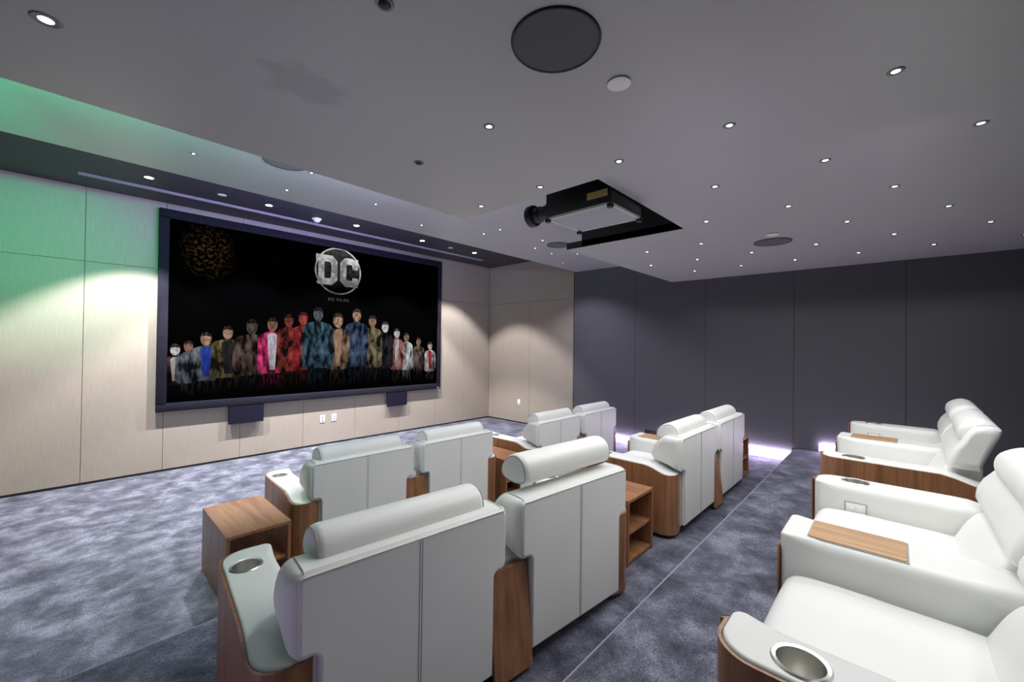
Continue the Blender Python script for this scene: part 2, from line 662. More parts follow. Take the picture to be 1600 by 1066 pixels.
# ------------------------------------------------------------------ walls
GAP = 0.004
wf = structure(finish('wall_front', box(XT_L - .1, XT_R + .1, Y_F + .02, Y_F + .14, 0, Z_FRONT + .05), 'gap_black'), 'tan panelled wall behind the projection screen')
seams = [XT_L, 0.087, 0.78, 1.59, 2.41, 3.23, 4.05, 4.86, 5.555, XT_R]
SEAM_Z = 2.475
for x0, x1 in zip(seams, seams[1:]):
    for z0, z1 in ((0.022, SEAM_Z), (SEAM_Z, Z_FRONT)):
        finish('wall_panel', box(x0 + GAP / 2, x1 - GAP / 2, Y_F, Y_F + .021, z0 + GAP / 2, z1 - GAP / 2, 0.0012, 1), 'tan_fabric', wf)
for nm, xs, sgn, lab in (('wall_right_front', XT_R, 1, 'tan panelled return wall right of the screen'), ('wall_left_front', XT_L, -1, 'tan panelled return wall left of the screen')):
    a, b = sorted((xs + sgn * .02, xs + sgn * .14))
    wr = structure(finish(nm, box(a, b, 4.05, Y_F + .02, 0, Z_FRONT + .05), 'gap_black'), lab)
    for y0, y1 in ((4.06, 5.38), (5.38, Y_F)):
        for z0, z1 in ((0.022, SEAM_Z), (SEAM_Z, Z_FRONT)):
            a, b = sorted((xs, xs + sgn * .021))
            finish('wall_panel', box(a, b, y0 + GAP / 2, y1 - GAP / 2, z0 + GAP / 2, z1 - GAP / 2, 0.0012, 1), 'tan_fabric', wr)

for nm, xs, sgn, lab in (('wall_right', X_R, 1, 'dark grey fabric panelled side wall with lit foot'), ('wall_left', X_L, -1, 'dark grey fabric panelled wall at the left side')):
    a, b = sorted((xs + sgn * .06, xs + sgn * .16))
    wr = structure(finish(nm, box(a, b, Y_B, Y_DARK_END, -0.05, Z_MID + .1), 'gap_black'), lab)
    ys = [Y_DARK_END, 3.04, 1.966, 0.913, -0.103, -1.15, Y_B]
    for y1, y0 in zip(ys, ys[1:]):
        def zb(y):
            return 0.13 if y > Y_R1 + .3 else (0.295 if y > Y_R2 + .02 else (0.455 if -0.40 < y < 0.665 else F3 + 0.004))
        brk = sorted({y0, y1} | {q for q in (Y_R1 + .3, Y_R2 + .02, 0.665, -0.40) if y0 < q < y1})
        low = []
        for q0, q1 in zip(brk, brk[1:]):
            zz = zb((q0 + q1) / 2)
            low += [(q0 + (GAP / 2 if q0 == y0 else 0), zz), (q1 - (GAP / 2 if q1 == y1 else 0), zz)]
        ztop = Z_MID if y0 > Y_FASCIA else (Z_MID if y1 > Y_LIP else Z_LOW)
        pts = low + [(y1 - GAP / 2, ztop), (y0 + GAP / 2, ztop)]
        a, b = sorted((xs, xs + sgn * .03))
        finish('wall_panel', prism_pts(pts, 'x', a, b), 'dark_fabric', wr)
    # lit recess under the panels
    a, b = sorted((xs + sgn * .045, xs + sgn * .06))
    for y0, y1, z0, z1 in ((Y_R1, Y_DARK_END, 0.0, 0.14), (Y_R2, Y_R1, F2, 0.31), (-0.40, 0.665, F3, 0.47)):
        finish('kick_board', box(a, b, y0, y1, z0, z1), 'kick_white', wr)
        a2, b2 = sorted((xs - sgn * .030, xs - sgn * .016))
        if sgn < 0 and y0 >= Y_R1:
            continue
        s = finish('led_strip', box(a2, b2, y0 + .02, y1 - .02, z1 - .028, z1 - .020), 'led_white' if sgn > 0 else 'led_dim', wr)
        s['label'] = 'glowing white LED line under the dark panels'
    # dark end edge of the panels
    a, b = sorted((xs - sgn * 0.0, xs + sgn * .12))
    finish('end_trim', box(a, b, Y_DARK_END, Y_DARK_END + .012, 0.0, Z_MID), 'gap_black', wr)

structure(finish('wall_back', box(X_L - .2, X_R + .2, Y_B - .12, Y_B, F3, Z_LOW), 'dark_fabric'), 'dark fabric wall behind the rear row')
structure(finish('baseboard_front', box(XT_L, XT_R, Y_F - .004, Y_F + .02, 0.0, 0.018), 'gap_black'), 'thin black shadow gap at the foot of the tan wall')

# ------------------------------------------------------------------ ceilings
NX0, NX1, NY0 = 2.09, 3.44, 1.27
pts = [(X_L - .1, Y_B), (X_R + .04, Y_B), (X_R + .04, Y_LIP), (NX1, Y_LIP), (NX1, NY0), (NX0, NY0), (NX0, Y_LIP), (X_L - .1, Y_LIP)]
structure(finish('ceiling', prism_pts(pts, 'z', Z_LOW, Z_LOW + .066), 'ceiling_paint'), 'lowered grey ceiling over the seats with a projector notch')
bm = box(X_L - .1, NX0 - .02, Y_FASCIA - .03, Y_FASCIA, Z_LOW + .06, Z_MID)
merge(bm, box(NX1 + .02, X_R + .04, Y_FASCIA - .03, Y_FASCIA, Z_LOW + .06, Z_MID))
structure(finish('trim_1', bm, 'ceiling_paint_mid'), 'upright fascia behind the lip of the lowered ceiling')
bm = box(NX0 - .02, NX0, NY0, Y_FASCIA, Z_LOW + .003, Z_MID)
merge(bm, box(NX1, NX1 + .02, NY0, Y_FASCIA, Z_LOW + .003, Z_MID))
merge(bm, box(NX0 - .02, NX1 + .02, NY0 - .02, NY0, Z_LOW + .003, Z_MID))
merge(bm, box(NX0, NX1, NY0, Y_FASCIA - .25, Z_MID - .012, Z_MID - .002))
for xa, xb in ((NX0, NX0 + .003), (NX1 - .003, NX1)):
    merge(bm, box(xa, xb, Y_FASCIA, Y_LIP - .001, Z_LOW + .002, Z_LOW + .067))
structure(finish('trim_2', bm, 'black_paint'), 'black lining inside the projector notch')
bm = box(X_L - .2, XT_R + .1, NY0 - .1, 4.18, Z_MID, Z_MID + .06)
merge(bm, box(X_L - .2, XT_R + .1, 4.12, 4.18, Z_MID + .06, Z_FRONT + .05))
structure(finish('ceiling_middle', bm, 'ceiling_paint_mid'), 'higher grey ceiling strip between lowered ceiling and screen')
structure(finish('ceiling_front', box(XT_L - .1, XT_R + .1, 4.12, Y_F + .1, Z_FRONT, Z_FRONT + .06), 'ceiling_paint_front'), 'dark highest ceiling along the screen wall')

# ------------------------------------------------------------------ recliners
A_H, T_H = 0.53, 0.745
ARM_O, ARM_I = -0.5165, -0.3165       # outer / inner faces of the outer arm (side -1)


def arm_outline(inset=0.0):
    o, i = ARM_O + inset, ARM_I
    f, r = 0.43 - inset, -0.365 + inset
    p = []
    p += [(i, r)]
    p += [(i, r + (f - .032 - r) * k / 12) for k in range(1, 13)]
    p += arc(i - 0.03, f - 0.03, 0.03, 0, 90, 5)
    p += arc(o + 0.095, f - 0.095, 0.095, 95, 180, 8)
    y0, y1 = f - .095, r + .095
    p += [(o, y0 + (y1 - y0) * k / 12) for k in range(1, 12)]
    p += arc(o + 0.095, r + 0.095, 0.095, 180, 270, 8)
    # remove near-duplicates
    q = []
    for a in p:
        if not q or (Vector(a) - Vector(q[-1])).length > 1e-4:
            q.append(a)
    return q


def arm_drop(y):
    """the arm top dips a little towards its rear end, under the wing of the backrest"""
    t = min(1.0, max(0.0, (-.14 - y) / .20))
    return .05 * t * t * (3 - 2 * t)


def make_recliner(name, side, head):
    """side -1: outer arm on the left; head: 'low' | 'raised' | 'rear' (reclined, high back of the rear row)"""
    root = empty(name)
    rear = head == 'rear'
    mx = (lambda b: b) if side < 0 else mirror_x
    finish('base', box(-.29, .29, -.30, .33, 0.0, 0.075, .008, 2), 'base_black', root)
    # seat cushion with a waterfall front
    prof = smooth_closed([(-.18, .385), (.10, .405), (.32, .405), (.385, .385), (.405, .335), (.385, .285), (.30, .27), (-.18, .26)], 4)
    finish('seat', cushion(prof, .312, .035, 4, 0.02), 'white_leather', root)
    prof = smooth_closed([(.30, .275), (.375, .265), (.39, .18), (.375, .10), (.30, .09)], 4)
    finish('footrest', cushion(prof, .305, .025, 3), 'white_leather', root)
    # outer arm: upholstered pad + walnut shell
    ol = arm_outline(0.010)
    rv = []
    for p in ol:
        t = min(1.0, max(0.0, (.40 - p[1]) / .10)) * min(1.0, max(0.0, (p[1] + .35) / .08))
        rv.append(.010 + (.035 * t * t * (3 - 2 * t) if p[0] > ARM_I - .03 else 0.0))
    pad = padded(ol, 0.06, A_H, rv, hole=(-.4325, .252, .049))
    for v in pad.verts:
        if v.co.z > .3:
            v.co.z -= arm_drop(v.co.y)
    finish('armrest', mx(pad), 'white_leather', root)
    o, f, r = ARM_O, 0.43, -0.365
    n_side = 10
    path = [(ARM_I - .06, f), (o + .16, f)] + arc(o + .10, f - .10, .10, 95, 180, 8)
    y0, y1 = f - .10, r + .10
    path += [(o, y0 + (y1 - y0) * k / n_side) for k in range(1, n_side)]
    path += arc(o + .10, r + .10, .10, 180, 270, 8) + [(o + .15, r + .005), (o + .175, r + .012), (o + .185, r + .014)]
    sh = wall_strip(path, .009, 0.03, lambda i, p: A_H - 0.007 - arm_drop(p[1]))
    finish('wood_shell', mx(sh), 'walnut_upright', root)
    ch = lathe([(.0, A_H - .078), (.044, A_H - .076), (.0465, A_H - .06), (.0475, A_H - .004), (.049, A_H + .0025), (.057, A_H + .0045), (.0605, A_H + .001), (.0605, A_H - .003)], 32, -.4325, .252)
    finish('cup_holder', mx(ch), 'steel', root)
    cp = finish('control_panel', mx(box(ARM_I - .004, ARM_I + .005, .205, .285, .392, .445, .003, 2)), 'white_plastic', root)
    fr_ = box(ARM_I - .004, ARM_I + .0035, .199, .291, .386, .451, .002, 1)
    finish('surround', mx(fr_), 'piping', cp)
    for yy in (.228, .262):
        bmb = box(ARM_I + .003, ARM_I + .0085, yy - .012, yy + .012, .408, .428, .004, 2)
        finish('button', mx(bmb), 'white_plastic', cp)
    if rear:
        prof = [(-.33, .10), (-.33, .55), (-.22, .55), (-.20, .10)]
        finish('lower_back', cushion(prof, .300, .022, 4), 'white_leather', root)
        wing = [(-.312, .548), (-.335, .62), (-.365, .70), (-.392, .775), (-.392, .80), (-.375, .815), (-.335, .818), (-.295, .808), (-.268, .775), (-.238, .71), (-.200, .66), (-.180, .61), (-.176, .575), (-.188, .552), (-.22, .546)]
        pipe = [(-.372, .818), (-.335, .821), (-.300, .812), (-.283, .785), (-.258, .72), (-.232, .64), (-.215, .556)]
        top = (-.393, .79)
        lum = smooth_closed([(-.25, .37), (-.255, .53), (-.19, .538), (-.150, .50), (-.115, .43), (-.095, .37), (-.15, .35)], 4)
        hp = smooth_closed([(-.238, .705), (-.222, .752), (-.240, .803), (-.30, .838), (-.355, .832), (-.385, .80), (-.36, .765), (-.29, .715)], 4)
        half = .335
        wing_half, wing_r = .425, .045
    else:
        # T shaped rear board of leather, its lower part narrower than the wings, plus the body between the arms
        hw, lw, zt, zw, rc = .400, .338, .738, .500, .03
        pts = [(-lw, .075), (lw, .075)]
        pts += [(p[0], p[1]) for p in reversed(arc(lw + rc, zw - rc, rc, 90, 180, 5))]
        pts += arc(hw - .02, zw + .02, .02, -90, 0, 3) + arc(hw - .02, zt - .02, .02, 0, 90, 3)
        pts += arc(-hw + .02, zt - .02, .02, 90, 180, 3) + arc(-hw + .02, zw + .02, .02, 180, 270, 3)
        pts += [(p[0], p[1]) for p in reversed(arc(-lw - rc, zw - rc, rc, 0, 90, 5))]
        tb_ = prism_pts(pts, 'y', -.392, -.358, .009, 3)
        finish('rear_board', tb_, 'white_leather', root)
        prof = [(-.352, .075), (-.352, .50), (-.25, .50), (-.24, .075)]
        finish('lower_back', cushion(prof, .300, .02, 3), 'white_leather', root)
        wing = [(-.383, .493), (-.386, .56), (-.386, .70), (-.384, .735), (-.372, .748), (-.34, .75), (-.26, .75), (-.245, .742), (-.218, .722), (-.182, .678), (-.152, .62), (-.145, .585), (-.158, .560), (-.20, .545), (-.28, .525), (-.36, .496)]
        pipe = [(-.378, .744), (-.366, .750), (-.335, .752), (-.262, .752), (-.246, .744), (-.218, .724), (-.182, .680), (-.151, .62), (-.144, .585), (-.158, .558)]
        top = (-.392, .739)
        lum = smooth_closed([(-.23, .40), (-.235, .56), (-.16, .60), (-.115, .55), (-.10, .47), (-.13, .40)], 4)
        hp = smooth_closed([(-.322, .705), (-.332, .765), (-.312, .808), (-.262, .832), (-.20, .815), (-.155, .765), (-.158, .71), (-.24, .688)], 4)
        if head == 'raised':
            hp = [(y, z + .085) for y, z in hp]
        half = .335
        wing_half, wing_r = .425, .045
    finish('backrest', cushion(wing, wing_half, wing_r, 6), 'white_leather', root)
    finish('lumbar_cushion', cushion(lum, .306, .05, 5, .02), 'white_leather', root)
    # fine piping along the rear top edge and both ends of the wing
    x2 = wing_half - .035
    finish('piping', tube([(-x2, top[0], top[1] - .002), (-.2, top[0] - .0008, top[1]), (.2, top[0] - .0008, top[1]), (x2, top[0], top[1] - .002)], .0028), 'piping', root)
    for s in (-1, 1):
        finish('piping', tube([(s * (wing_half - .040), y, z) for y, z in pipe], .0017), 'piping', root)
    if not rear:
        for q in (-.005, .005):
            finish('seam', tube([(q, -.3925, .733), (q, -.3925, .40), (q, -.3925, .085)], .0015, 5), 'piping', root)
    hd = finish('headrest', cushion(hp, half, .03 if not rear else .045, 5, 0.0 if not rear else .02), 'white_leather', root)
    ar = sum(hp[i - 1][0] * hp[i][1] - hp[i][0] * hp[i - 1][1] for i in range(len(hp)))
    ccw = hp if ar > 0 else list(reversed(hp))
    for s in (-1, 1) if not rear else ():
        pts3 = [(s * (half - .006), p[0], p[1]) for p in offset_poly(ccw, .009 if not rear else .02)]
        finish('headrest_piping', tube(pts3 + [pts3[0]], .0022, 5), 'piping', hd)
    if head == 'raised':
        for s in (-1, 1):
            finish('post', lathe([(0, .70), (.009, .70), (.009, .84), (0, .84)], 14, s * .2, -.255), 'chrome', root)
    return root


CON = 0.133


def make_console(name):
    root = empty(name)
    out = [(CON - .003, -.31), (CON - .003, .40)] + arc(CON - .028, .40, .025, 0, 90, 5)[1:] + arc(-CON + .028, .40, .025, 90, 180, 5) + [(-CON + .003, -.31)]
    side = [(-CON + .003, .40 - .71 * i / 14) for i in range(1, 14)]
    out = out[:1] + [(CON - .003, -.31 + .71 * i / 14) for i in range(1, 14)] + out[1:-1] + side + out[-1:]
    rv = [.012 + .033 * min(1.0, max(0.0, (.40 - p[1]) / .10)) * (1 if p[1] > -.30 else .2) for p in out]
    pad = padded(out, .06, A_H, rv, seg=6)
    for v in pad.verts:
        if v.co.z > .3:
            v.co.z -= arm_drop(v.co.y)
    finish('armrest', pad, 'white_leather', root)
    t = padded(arc(.084, .328, .012, 0, 90, 3) + arc(-.084, .328, .012, 90, 180, 3) + arc(-.084, .074, .012, 180, 270, 3) + arc(.084, .074, .012, 270, 360, 3), A_H - .01, A_H + .005, .003, seg=2)
    finish('table_insert', t, 'oak_insert', root)
    g = [(-.100, .058), (.100, .058), (.100, .343), (-.100, .343)]
    finish('insert_groove', padded(g, A_H - .01, A_H + .0012, .001, seg=1), 'piping', root)
    # thin walnut board in front
    finish('front_panel', box(-CON + .002, CON - .002, .426, .433, .03, A_H - .05, .002, 1), 'walnut_upright', root)
    # walnut board behind, upper corners rounded
    hw = .108
    pts = [(-hw, .02), (hw, .02)] + [(x, z) for x, z in arc(hw - .035, A_H - .100, .035, 0, 90, 4)] + [(x, z) for x, z in arc(-hw + .035, A_H - .100, .035, 90, 180, 4)]
    bm = prism_pts(pts, 'y', -.348, -.328, .003, 2)
    for v in bm.verts:
        v.co.y -= (1 - v.co.z / A_H) * .06
    finish('rear_panel', bm, 'walnut_upright', root)
    return root


proto = {}


def place_recliner(side, head, loc, rz, label):
    k = (side, head)
    if k not in proto:
        r = make_recliner('recliner', side, head)
        tag(r, label, 'recliner', 'white leather cinema recliners')
        r.location = loc
        r.rotation_euler = (0, 0, rz)
        proto[k] = r
        return r
    return dup(proto[k], label, loc, rz)


def place_console(loc, rz, label):
    if 'c' not in proto:
        r = make_console('center_console')
        tag(r, label, 'armrest console', 'shared armrest consoles between recliners')
        r.location = loc
        r.rotation_euler = (0, 0, rz)
        proto['c'] = r
        return r
    return dup(proto['c'], label, loc, rz)


def pair(x, y, deg, z, heads, labels):
    a = math.radians(deg)
    for i, s in enumerate((-1, 1)):
        d = s * .4495
        place_recliner(s, heads[i], (x + math.cos(a) * d, y + math.sin(a) * d, z), a, labels[i])
    place_console((x, y, z), a, labels[2])


pair(2.030, 3.324, -2.24, 0.0, ('low', 'low'), (
    'white leather recliner in front row beside the leftmost wooden side table',
    'second white leather recliner from the left in the front row',
    'shared console between the two left recliners of the front row'))
pair(4.329, 3.211, -0.14, 0.0, ('low', 'low'), (
    'third white leather recliner from the left in the front row',
    'farthest front row white recliner, at the right end by the dark wall',
    'shared console between the two right recliners of the front row'))
pair(1.350, 1.580, -5.57, F2, ('low', 'raised'), (
    'nearest white recliner seen from behind, left end of middle row, headrest lowered',
    'white recliner with its headrest raised on two steel posts',
    'shared console with walnut rear beside the recliner with raised headrest'))
pair(3.993, 1.541, -0.47, F2, ('low', 'low'), (
    'third white recliner from left in middle row, right of the open walnut table',
    'white recliner at the right end of middle row near the glowing wall foot',
    'shared console between the two right recliners of the middle row'))
pair(2.032, -0.101, -0.18, F3, ('rear', 'rear'), (
    'rear row recliner at the lower right corner, large cup holder in front',
    'second nearest recliner of rear row, with a button panel inside its arm',
    'nearest console with a wood table insert in the rear row'))
pair(4.447, -0.087, -1.79, F3, ('rear', 'rear'), (
    'third recliner of rear row, walnut sided arm towards the camera',
    'farthest recliner of rear row, against the dark wall',
    'farther console with a wood table insert in the rear row'))


# ------------------------------------------------------------------ side tables
def make_table(label, x0, x1, y0, y1, z, h, rz=0.0, closed=True):
    root = empty('side_table', ((x0 + x1) / 2, (y0 + y1) / 2, z), rz)
    tag(root, label, 'side table', 'open walnut side tables')
    a, b = (x1 - x0) / 2, (y1 - y0) / 2
    t = .02
    finish('table_top', box(-a, a, -b, b, h - t, h, .0015, 1), 'walnut_flat', root)
    for s in (-1, 1):
        p, q = sorted((s * a, s * (a - t)))
        finish('side_panel', box(p, q, -b, b, 0.0, h - t, .0012, 1), 'walnut_upright', root)
    finish('shelf', box(-a + t, a - t, -b + .012, b - t, h * .47 - t / 2, h * .47 + t / 2, .001, 1), 'walnut_flat', root)
    finish('bottom_board', box(-a + t, a - t, -b + .006, b - t, .012, .012 + t, .001, 1), 'walnut_flat', root)
    if closed:
        finish('back_panel', box(-a + t, a - t, b - t, b - .003, .012, h - t, .001, 1), 'walnut_upright', root)
    return root


make_table('open walnut side table at the left end of the front row', .645, 1.005, 2.90, 3.545, 0.0, .43, 0.0, False)
make_table('open walnut side table between the two pairs of front row recliners', 3.02, 3.335, 2.87, 3.50, 0.0, .43, 0.0)
make_table('open walnut side table with shelf between the two middle row pairs', 2.475, 2.85, 1.255, 1.88, F2, .43, 0.0)
make_table('narrow walnut side table at the right end of the middle row', 5.03, 5.29, 1.205, 1.83, F2, .43, 0.0)

# ------------------------------------------------------------------ projection screen
scr = empty('projection_screen', (2.82, 6.47, 0.735))
tag(scr, 'large black framed projection screen hung on the tan wall', 'screen')


def on_screen(nm, bm, mt, parent=None):
    o = finish(nm, bm, mt, scr)
    o.matrix_parent_inverse = Matrix.Translation(-Vector(scr.location))
    return o


SX0, SX1, SZ0, SZ1 = .70, 4.93, .735, 3.215
IX0, IX1, IZ0, IZ1 = .80, 4.845, .838, 3.105
YS0, YS1 = 6.482, 6.520
fr = box(SX0, SX1, YS0, YS1, SZ0, IZ0, .006, 2)
merge(fr, box(SX0, SX1, YS0, YS1, IZ1, SZ1, .006, 2))
merge(fr, box(SX0, IX0, YS0, YS1, IZ0 - .02, IZ1 + .02, .006, 2))
merge(fr, box(IX1, SX1, YS0, YS1, IZ0 - .02, IZ1 + .02, .006, 2))
on_screen('frame', fr, 'bezel_velvet')
on_screen('picture', box(IX0 - .01, IX1 + .01, 6.498, 6.512, IZ0 - .01, IZ1 + .01), 'picture_black')
for (x0, x1) in ((1.445, 1.860), (3.79, 4.185)):
    b_ = on_screen('hanging_block', box(x0, x1, YS0 + .004, YS1, .49, SZ0 + .002, .004, 1), 'speaker_block')
    b_['label'] = 'dark square block hanging below the frame'
bm = box(1.0, 4.6, YS1, Y_F, 1.0, 2.9)
on_screen('wall_bracket', bm, 'black_metal')
on_screen('maker_plate', box(4.845, 4.895, YS0 - .002, YS0, .752, .766), 'projector_grey')

# picture content: emblem and caption
m_glow('emblem_silver', (0.22, 0.22, 0.22), (0.62, 0.62, 0.62), 1.1, (9, 9, 9), fade=(2.15, 2.98))
m_glow('emblem_dark', (0.030, 0.032, 0.026), (0.085, 0.088, 0.074), 0.6, (14, 14, 14), fade=(2.45, 3.02))
m_glow('caption_grey', (0.10, 0.10, 0.11), (0.2, 0.2, 0.2), 0.8, (5, 5, 5))
ECX, ECZ, ER = 2.897, 2.745, .372
YP = 6.4978


def flat(polys, depth=0.003, y=YP):
    bm = bmesh.new()
    for pts in polys:
        merge(bm, prism_pts(pts, 'y', y - depth, y))
    return bm


def disc_pts(cx, cz, r, n=48):
    return [(cx + r * math.cos(2 * pi * k / n), cz + r * math.sin(2 * pi * k / n)) for k in range(n)]


on_screen('emblem_disc', flat([disc_pts(ECX, ECZ, ER - .02)], .001), 'emblem_dark')
ring = []
K = 48
for k in range(K):
    a0, a1 = 2 * pi * k / K, 2 * pi * (k + 1) / K
    ring.append([(ECX + rr * math.cos(a), ECZ + rr * math.sin(a)) for rr, a in ((ER - .022, a0), (ER, a0), (ER, a1), (ER - .022, a1))])
on_screen('emblem_ring', flat(ring, .002), 'emblem_silver')
U = 1.0
ex, ez = ECX, ECZ


def E(pts):
    return [(ex + p[0] * 1.06, ez + p[1] * 1.08) for p in pts]


# slab letter D : left stem with serifs, chamfered bowl
D = [E([(-.335, .215), (-.10, .215), (-.02, .135), (-.02, .02), (-.115, .02), (-.115, .10), (-.135, .12), (-.215, .12), (-.215, .02), (-.300, .02), (-.300, .13), (-.335, .13)]),
     E([(-.300, .02), (-.215, .02), (-.215, -.12), (-.135, -.12), (-.115, -.10), (-.115, .02), (-.02, .02), (-.02, -.135), (-.10, -.215), (-.300, -.215), (-.325, -.19), (-.300, -.15)])]
on_screen('emblem_letter', flat(D, .003), 'emblem_silver')
Cc = [E([(.02, .135), (.10, .215), (.215, .215), (.24, .195), (.30, .215), (.30, .05), (.215, .05), (.205, .12), (.135, .12), (.115, .10), (.115, 0.0), (.02, 0.0)]),
      E([(.02, 0.0), (.115, 0.0), (.115, -.10), (.135, -.12), (.215, -.12), (.215, -.075), (.30, -.075), (.30, -.215), (.10, -.215), (.02, -.135)])]
on_screen('emblem_letter', flat(Cc, .003), 'emblem_silver')


def text_mesh(body, size, extrude=0.001):
    cu = bpy.data.curves.new('txt', 'FONT')
    cu.body = body
    cu.size = size
    cu.extrude = extrude
    cu.align_x = 'CENTER'
    cu.space_character = 1.35
    o = bpy.data.objects.new('txt', cu)
    COL.objects.link(o)
    dg = bpy.context.evaluated_depsgraph_get()
    me = bpy.data.meshes.new_from_object(o.evaluated_get(dg))
    bpy.data.objects.remove(o)
    bm = bmesh.new()
    bm.from_mesh(me)
    bpy.data.meshes.remove(me)
    return bm


tb = text_mesh('DC FILMS', .062)
bmesh.ops.transform(tb, matrix=Matrix.Translation((2.90, YP - .002, 2.268)) @ Matrix.Rotation(pi / 2, 4, 'X'), verts=tb.verts[:])
on_screen('caption', tb, 'caption_grey')

# picture content: a plain stand-in crowd, a row of anonymous figures in the picture's colours
SKIN = (0.46, 0.27, 0.18)
PALE = (0.62, 0.58, 0.55)
crowd = [  # x, z of the head centre, head half-height, shoulder half-width, head, coat (two tones), shirt or None
    (.875, 1.49, .070, .115, PALE, (.02, .01, .02), (.09, .03, .06), (.55, .50, .45)),
    (1.005, 1.535, .070, .105, (.30, .14, .11), (.06, .07, .09), (.20, .23, .28), None),
    (1.185, 1.63, .085, .150, SKIN, (.03, .04, .06), (.16, .17, .20), (.03, .06, .40)),
    (1.42, 1.72, .085, .165, (.40, .24, .17), (.05, .04, .02), (.16, .12, .06), (.02, .02, .02)),
    (1.70, 1.81, .100, .180, (.09, .07, .06), (.03, .015, .015), (.11, .07, .06), None),
    (1.955, 1.85, .095, .150, (.24, .12, .08), (.42, .02, .10), (.70, .05, .20), (.55, .55, .60)),
    (2.17, 1.92, .090, .130, (.22, .05, .04), (.03, .02, .02), (.28, .04, .03), None),
    (2.37, 1.96, .095, .125, (.42, .06, .05), (.06, .01, .01), (.30, .03, .03), None),
    (2.59, 2.04, .105, .190, (.12, .13, .16), (.015, .035, .05), (.05, .10, .14), None),
    (2.90, 1.96, .115, .155, SKIN, (.04, .025, .02), (.22, .14, .09), (.40, .24, .16)),
    (3.21, 2.06, .105, .165, SKIN, (.015, .025, .06), (.06, .09, .16), None),
    (3.49, 1.975, .100, .150, (.32, .18, .11), (.03, .03, .02), (.17, .14, .08), None),
    (3.73, 1.885, .095, .130, PALE, (.008, .008, .01), (.02, .02, .025), None),
    (3.96, 1.785, .085, .110, PALE, (.35, .04, .03), (.50, .20, .18), (.50, .46, .44)),
    (4.16, 1.72, .080, .115, (.30, .19, .15), (.45, .45, .46), (.66, .66, .66), None),
    (4.42, 1.645, .075, .110, (.38, .22, .16), (.05, .04, .04), (.18, .13, .11), None),
    (4.68, 1.565, .075, .110, (.55, .38, .33), (.30, .22, .23), (.60, .50, .50), (.35, .05, .06)),
]
for k, (cx, cz, hh, sw, hc, c0, c1, sh) in enumerate(crowd):
    FD = (.90, 1.45)
    m_glow('figure_head_%d' % k, tuple(v * .35 for v in hc), hc, .9, (22, 22, 14), edge=(.38, .58))
    m_glow('figure_hair_%d' % k, (.004, .004, .004), tuple(.18 * v + .01 for v in hc), .8, (40, 40, 20))
    m_glow('figure_coat_%d' % k, tuple(.12 * v for v in c0), c1, 1.25, (15, 15, 6), FD, (.40, .70))
    m_glow('figure_legs_%d' % k, (.003, .003, .004), tuple(.30 * v + .006 for v in c1), .8, (30, 30, 7), FD, (.45, .70))
    names = ['figure_head_%d' % k, 'figure_coat_%d' % k, 'figure_legs_%d' % k, 'figure_hair_%d' % k]
    d = .0006 + .00012 * (16 - abs(k - 8) * 2 + k % 2)
    sw *= 1.22
    sz = cz - hh * 1.25
    bottom = IZ0 + .07
    hip = bottom + (sz - bottom) * .30
    bm = flat([disc_pts(0, 0, 1, 20)], d)
    for v in bm.verts:
        v.co.x = cx + v.co.x * hh * .68
        v.co.z = cz + v.co.z * hh
    hair = [(cx + hh * .74 * math.cos(math.radians(a)), cz + hh * .06 + hh * 1.02 * math.sin(math.radians(a))) for a in range(5, 176, 17)] + [(cx - hh * .55, cz + hh * .38), (cx, cz + hh * .52), (cx + hh * .55, cz + hh * .38)]
    merge(bm, flat([hair], d * 1.15), 3)
    body = [(cx - sw * .62, hip), (cx - sw * .80, hip + .01), (cx - sw * 1.02, hip + .06), (cx - sw, sz - .18), (cx - sw * .93, sz - .06), (cx - sw * .74, sz - .015), (cx - hh * .42, sz + .02), (cx - hh * .34, cz - hh * .7), (cx + hh * .34, cz - hh * .7), (cx + hh * .42, sz + .02), (cx + sw * .74, sz - .015), (cx + sw * .93, sz - .06), (cx + sw, sz - .18), (cx + sw * 1.02, hip + .06), (cx + sw * .80, hip + .01), (cx + sw * .62, hip)]
    merge(bm, flat([body], d * .9), 1)
    legs = [(cx - sw * .66, bottom), (cx - sw * .12, bottom), (cx, hip - .12), (cx + sw * .12, bottom), (cx + sw * .66, bottom), (cx + sw * .64, hip), (cx - sw * .64, hip)]
    merge(bm, flat([legs], d * .9), 2)
    if sh:
        m_glow('figure_shirt_%d' % k, tuple(v * .55 for v in sh), sh, .9, (26, 26, 9), FD)
        names.append('figure_shirt_%d' % k)
        merge(bm, flat([[(cx - sw * .16, hip + .05), (cx + sw * .22, hip + .05), (cx + sw * .34, sz - .03), (cx + hh * .3, sz), (cx - hh * .3, sz), (cx - sw * .34, sz - .03)]], d * 1.3), 4)
    on_screen('pictured_figure', bm, names)

# ------------------------------------------------------------------ projector
pj = empty('projector', (2.48, 1.50, 2.49))
tag(pj, 'black ceiling projector with big lens hanging in the ceiling notch', 'projector')


def on_pj(nm, bm, mt):
    o = finish(nm, bm, mt, pj)
    o.matrix_parent_inverse = Matrix.Translation(-Vector(pj.location))
    return o


